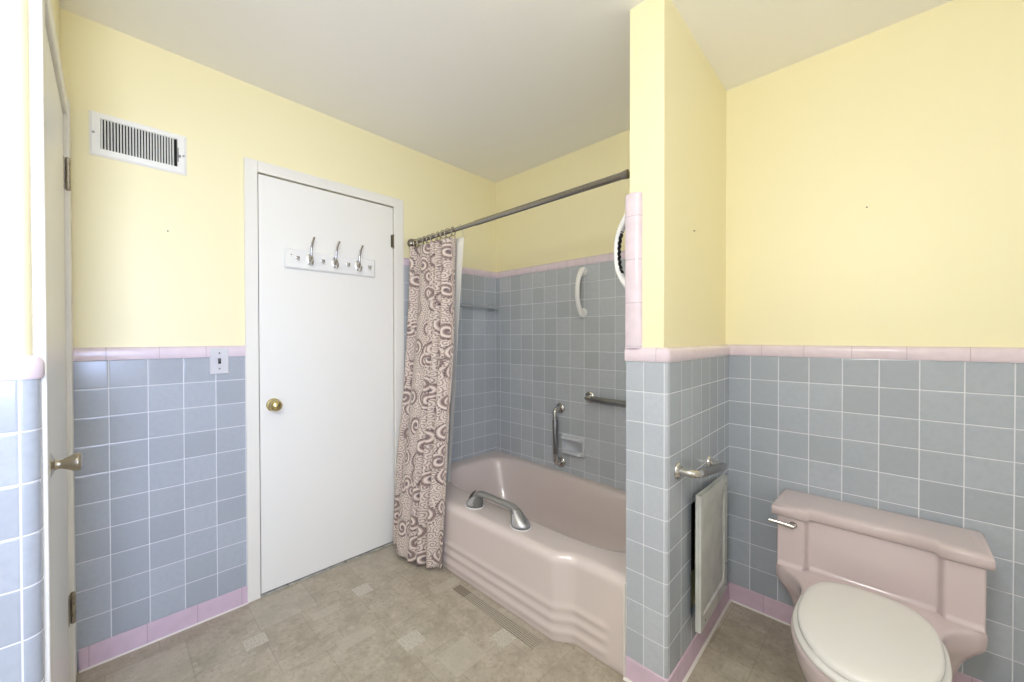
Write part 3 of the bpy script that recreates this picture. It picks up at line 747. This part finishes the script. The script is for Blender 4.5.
for yy in (.848, .970, 1.104, 1.226):
    m = MB()
    m.lathe([(-.001, .0085), (.002, .008), (.004, .005)], (XF, yy, 1.656), (1,0,0), 14)
    m.tube([(XF+.002, yy, 1.655), (XF+.010, yy, 1.645), (XF+.018, yy, 1.640), (XF+.026, yy, 1.645), (XF+.029, yy, 1.655)], .0035, 10)
    m.lathe([(-.004, .001), (0, .0045), (.004, .001)], (XF+.029, yy, 1.657), (0,0,1), 12)
    m.build('small_hook', M['chrome'], rk)
MB().lathe([(0, .003), (.0015, .003), (.002, .001)], (XF-.0005, .822, 1.668), (1,0,0), 10).build('screw', M['graymat'], rk)

for nm, lb, p, ax in (('nail', 'tiny nail in the yellow wall below the air register', (PX, .355, 1.70), (1,0,0)), ('nail', 'tiny nail high on the yellow wall above the toilet', (2.10, YB+.010, 1.755), (0,-1,0)), ('nail', 'tiny nail on the partition side above the access panel', (XC1-.007, 1.80, 1.67), (1,0,0))):
    o = MB().lathe([(-.002, .0016), (.004, .0016), (.0042, .003), (.006, .0026)], p, ax, 10).build(nm, M['brassrose']); tag(o, lb, 'nail')

# ------------------------------------------------------------------ access panel leaning off the recess
ap = thing('access_panel', 'pale grey framed access panel standing ajar on tiled partition by toilet', 'access panel', (XP1+.02, 1.90, .15))
pa, pb = Vector((XP1+.024, 1.690, 0)), Vector((XP1-.010, 2.118, 0)); ux = (pb-pa); PW = ux.length; ux.normalize(); nx = Vector((ux.y, -ux.x, 0))
PHt = .508; sk = -.036/PW
def pp(a, h, o): 
    q = pa + ux*a + nx*o; return (q.x, q.y, .158 + h + sk*a)
def slab(m, a0, a1, h0, h1, o0, o1):
    v = [m.bm.verts.new(pp(a, h, o)) for a in (a0, a1) for h in (h0, h1) for o in (o0, o1)]
    for q in ((0,1,3,2),(4,6,7,5),(0,4,5,1),(2,3,7,6),(0,2,6,4),(1,5,7,3)): m.face([v[i] for i in q])
m = MB(); slab(m, .0, PW, 0, PHt, 0, .010); m.build('board', M['panel'], ap, bevel=.001)
m = MB(); wS = .052
slab(m, 0, .030, 0, PHt, .0102, .020); slab(m, PW-wS, PW, 0, PHt, .0102, .020); slab(m, .030, PW-wS, 0, wS, .0102, .020); slab(m, .030, PW-wS, PHt-wS, PHt, .0102, .020)
m.build('frame', M['panel'], ap, bevel=.002)
for a, h in ((PW-.03, .026), (PW-.03, PHt-.03), (.06, .026), (PW-.03, .12)):
    p = pp(a, h, .0200); MB().lathe([(0, .005), (.0015, .0045), (.002, .001)], p, nx, 10).build('screw', M['graymat'], ap)

# ------------------------------------------------------------------ toilet
TX = 2.118
to = thing('toilet', 'pink one-piece toilet with low wide tank and closed off-white seat', 'toilet', (TX, 1.85, 0))
def outline(z, wb_, wf, yf, yc=1.76, yback=YB-.012, ysh=2.03):
    """half widths along y, mirrored into one loop"""
    half = []
    n1 = 22
    for k in range(n1+1):
        a = k/n1*PI/2; half.append((yc - (yc-yf)*math.cos(a), wf*math.sin(a)**.92))
    for k in range(1, 8): half.append((lerp(yc, 1.86, k/7), wf*(1-.02*k/7)))
    for k in range(1, 13):
        q = k/12; yy = lerp(1.86, ysh, q); half.append((yy, lerp(wf*.98, wb_, q**2.8)))
    half += [(lerp(ysh, yback, k/4), wb_) for k in range(1, 5)]
    R_ = [(TX+w, y, z) for y, w in half]; L_ = [(TX-w, y, z) for y, w in half][::-1]
    return R_ + L_[:-1]
m = MB()
sec = [(0, .125, .112, 1.665), (.012, .122, .110, 1.668), (.04, .120, .106, 1.672), (.09, .135, .106, 1.66), (.135, .185, .118, 1.63), (.175, .203, .134, 1.59), (.21, .213, .147, 1.557), (.232, .220, .154, 1.54), (.250, .230, .159, 1.527), (.266, .243, .163, 1.518), (.281, .257, .166, 1.510), (.294, .266, .169, 1.503), (.310, .270, .171, 1.498), (.330, .2715, .173, 1.492), (.342, .271, .173, 1.489), (.350, .267, .170, 1.492), (.353, .255, .160, 1.505)]
m.loft([outline(*q) for q in sec]); m.build('bowl', M['toiletpink'], to, ang=70)
# tank
def tank_out(o, yback=YB-.006):
    xl, xr, a, b = 1.848, 2.387, 1.936, 2.300; yf, yc = 2.034, 2.062
    return [(xl-o, yback), (xl-o, yf-o), (a+o*.6, yf-o), (a+o*.6+.010, yc-o), (b-o*.6-.014, yc-o), (b-o*.6, yf-o), (xr+o, yf-o), (xr+o, yback)]
m = MB(); m.prism(tank_out(0), .338, .5455); m.build('tank', M['toiletpink'], to, bevel=.007, seg=4)
m = MB()
L = [[(x, y, z) for x, y in tank_out(o)] for o, z in ((.004, .546), (.012, .548), (.0145, .551), (.0150, .576), (.0135, .5825), (.009, .587), (.002, .589), (-.02, .5895))]
m.loft(L); m.build('tank_lid', M['toiletpink'], to, ang=75)
# fillet between tank and deck
m = MB(); 
for a, b, yf in ((1.853, 1.932, 2.034), (1.950, 2.284, 2.062), (2.304, 2.382, 2.034)):
    L = []
    for xx in (a, b):
        L.append([(xx, yf+.004, .3535)] + [(xx, yf-.016+.016*math.sin(q), .3695-.016*math.cos(q)) for q in [k/6*PI/2 for k in range(7)]] + [(xx, yf+.004, .3695)])
    m.loft(L)
m.build('deck_fillet', M['toiletpink'], to)
def egg(z, s_, yc=1.735, yf=1.484, ybk=1.962, w=.160, flat=3.0):
    L = []
    for k in range(72):
        a = 2*PI*k/72; c, sn = math.cos(a), math.sin(a)
        if sn < 0: x = w*math.copysign(abs(c)**.96, c); y = (yc-yf)*sn
        else: x = w*math.copysign(abs(c)**(2/2.9), c); y = (ybk-yc)*abs(sn)**(2/2.9)
        L.append((TX+.008+x*s_, yc+y*s_, z))
    return L
m = MB(); m.loft([egg(.3545, .99, yf=1.476, w=.170, ybk=1.955), egg(.358, 1.01, yf=1.476, w=.170, ybk=1.955), egg(.368, 1.012, yf=1.476, w=.170, ybk=1.955), egg(.373, .995, yf=1.476, w=.170, ybk=1.955)]); m.build('seat', M['seat'], to, ang=60)
m = MB(); m.loft([egg(.3765, .985), egg(.378, 1.0), egg(.388, 1.003), egg(.394, .985), egg(.397, .95), egg(.399, .85), egg(.4, .5)]); m.build('seat_lid', M['seat'], to, ang=60)
for dx in (-.075, .075):
    m = MB(); m.lathe([(0, .012), (.010, .012), (.018, .010), (.020, .006)], (TX+dx, 1.966, .353), (0,0,1), 16); m.build('seat_hinge', M['seat'], to)
m = MB(); m.lathe([(0, .014), (.004, .013), (.010, .007), (.020, .006)], (1.902, 2.036, .518), (0,-1,0), 16)
m.tube([(1.908, 2.014, .5175), (1.880, 2.013, .5205), (1.845, 2.010, .5235), (1.826, 2.008, .5245)], [(.008, .006), (.0085, .006), (.007, .006), (.007, .006)], 12)
m.build('flush_lever', M['chrome'], to)

# ------------------------------------------------------------------ light
WIN_W, LAMP = 14.5, 50
def area(name, loc, rot, sx, sy, power, col):
    l = bpy.data.lights.new(name, 'AREA'); l.shape = 'RECTANGLE'; l.size = sx; l.size_y = sy; l.energy = power; l.color = col
    o = bpy.data.objects.new(name, l); o.location = loc; o.rotation_euler = rot; C.objects.link(o); return o
area('added_window_light', (XR+.34, (WY0+WY1)/2, (WZ0+WZ1)/2), (0, math.radians(90-8), math.radians(-6)), .88, .70, WIN_W, (.50, .62, 1.0)).data.spread = math.radians(84)  # added cool light behind the invented window, spread narrowed to the left wall
LX, LY = 2.02, -.03  # unseen hanging globe, invented to light the room from behind the camera
lamp = thing('added_globe_light', 'white opal globe light added behind the viewpoint to light the room', 'light', (LX, LY, 2.0))
m = MB().lathe([(0, .07), (.012, .07), (.02, .06), (.022, .010)], (LX, LY, cz(LY)), (0,0,-1), 40); m.tube([(LX, LY, cz(LY)-.02), (LX, LY, 2.12)], .010, 12); m.lathe([(0, .05), (.03, .055), (.032, .04)], (LX, LY, 2.125), (0,0,-1), 24); m.build('stem', M['hwhite'], lamp)
em = NT('added_globe_glow'); em.set(Base_Color=(.9, .88, .82, 1), Roughness=.3); em.b.inputs['Emission Color'].default_value = (.95, .95, .965, 1); em.b.inputs['Emission Strength'].default_value = LAMP  # glow of the added globe
MB().lathe([(-.14*math.cos(PI*k/24), .14*math.sin(PI*k/24)) for k in range(25)], (LX, LY, 1.97), (0,0,1), 40).build('globe', em.m, lamp)
w = bpy.data.worlds.new('world'); bpy.context.scene.world = w; w.use_nodes = True
w.node_tree.nodes['Background'].inputs[0].default_value = (.55, .72, 1, 1); w.node_tree.nodes['Background'].inputs[1].default_value = .8
sc = bpy.context.scene
sc.view_settings.view_transform = 'Standard'; sc.view_settings.look = 'None'; sc.view_settings.gamma = 1; sc.view_settings.use_curve_mapping = False
sc.view_settings.exposure = 0.31
sc.cycles.use_denoising = True; sc.cycles.max_bounces = 12; sc.cycles.diffuse_bounces = 8; sc.cycles.sample_clamp_indirect = 6
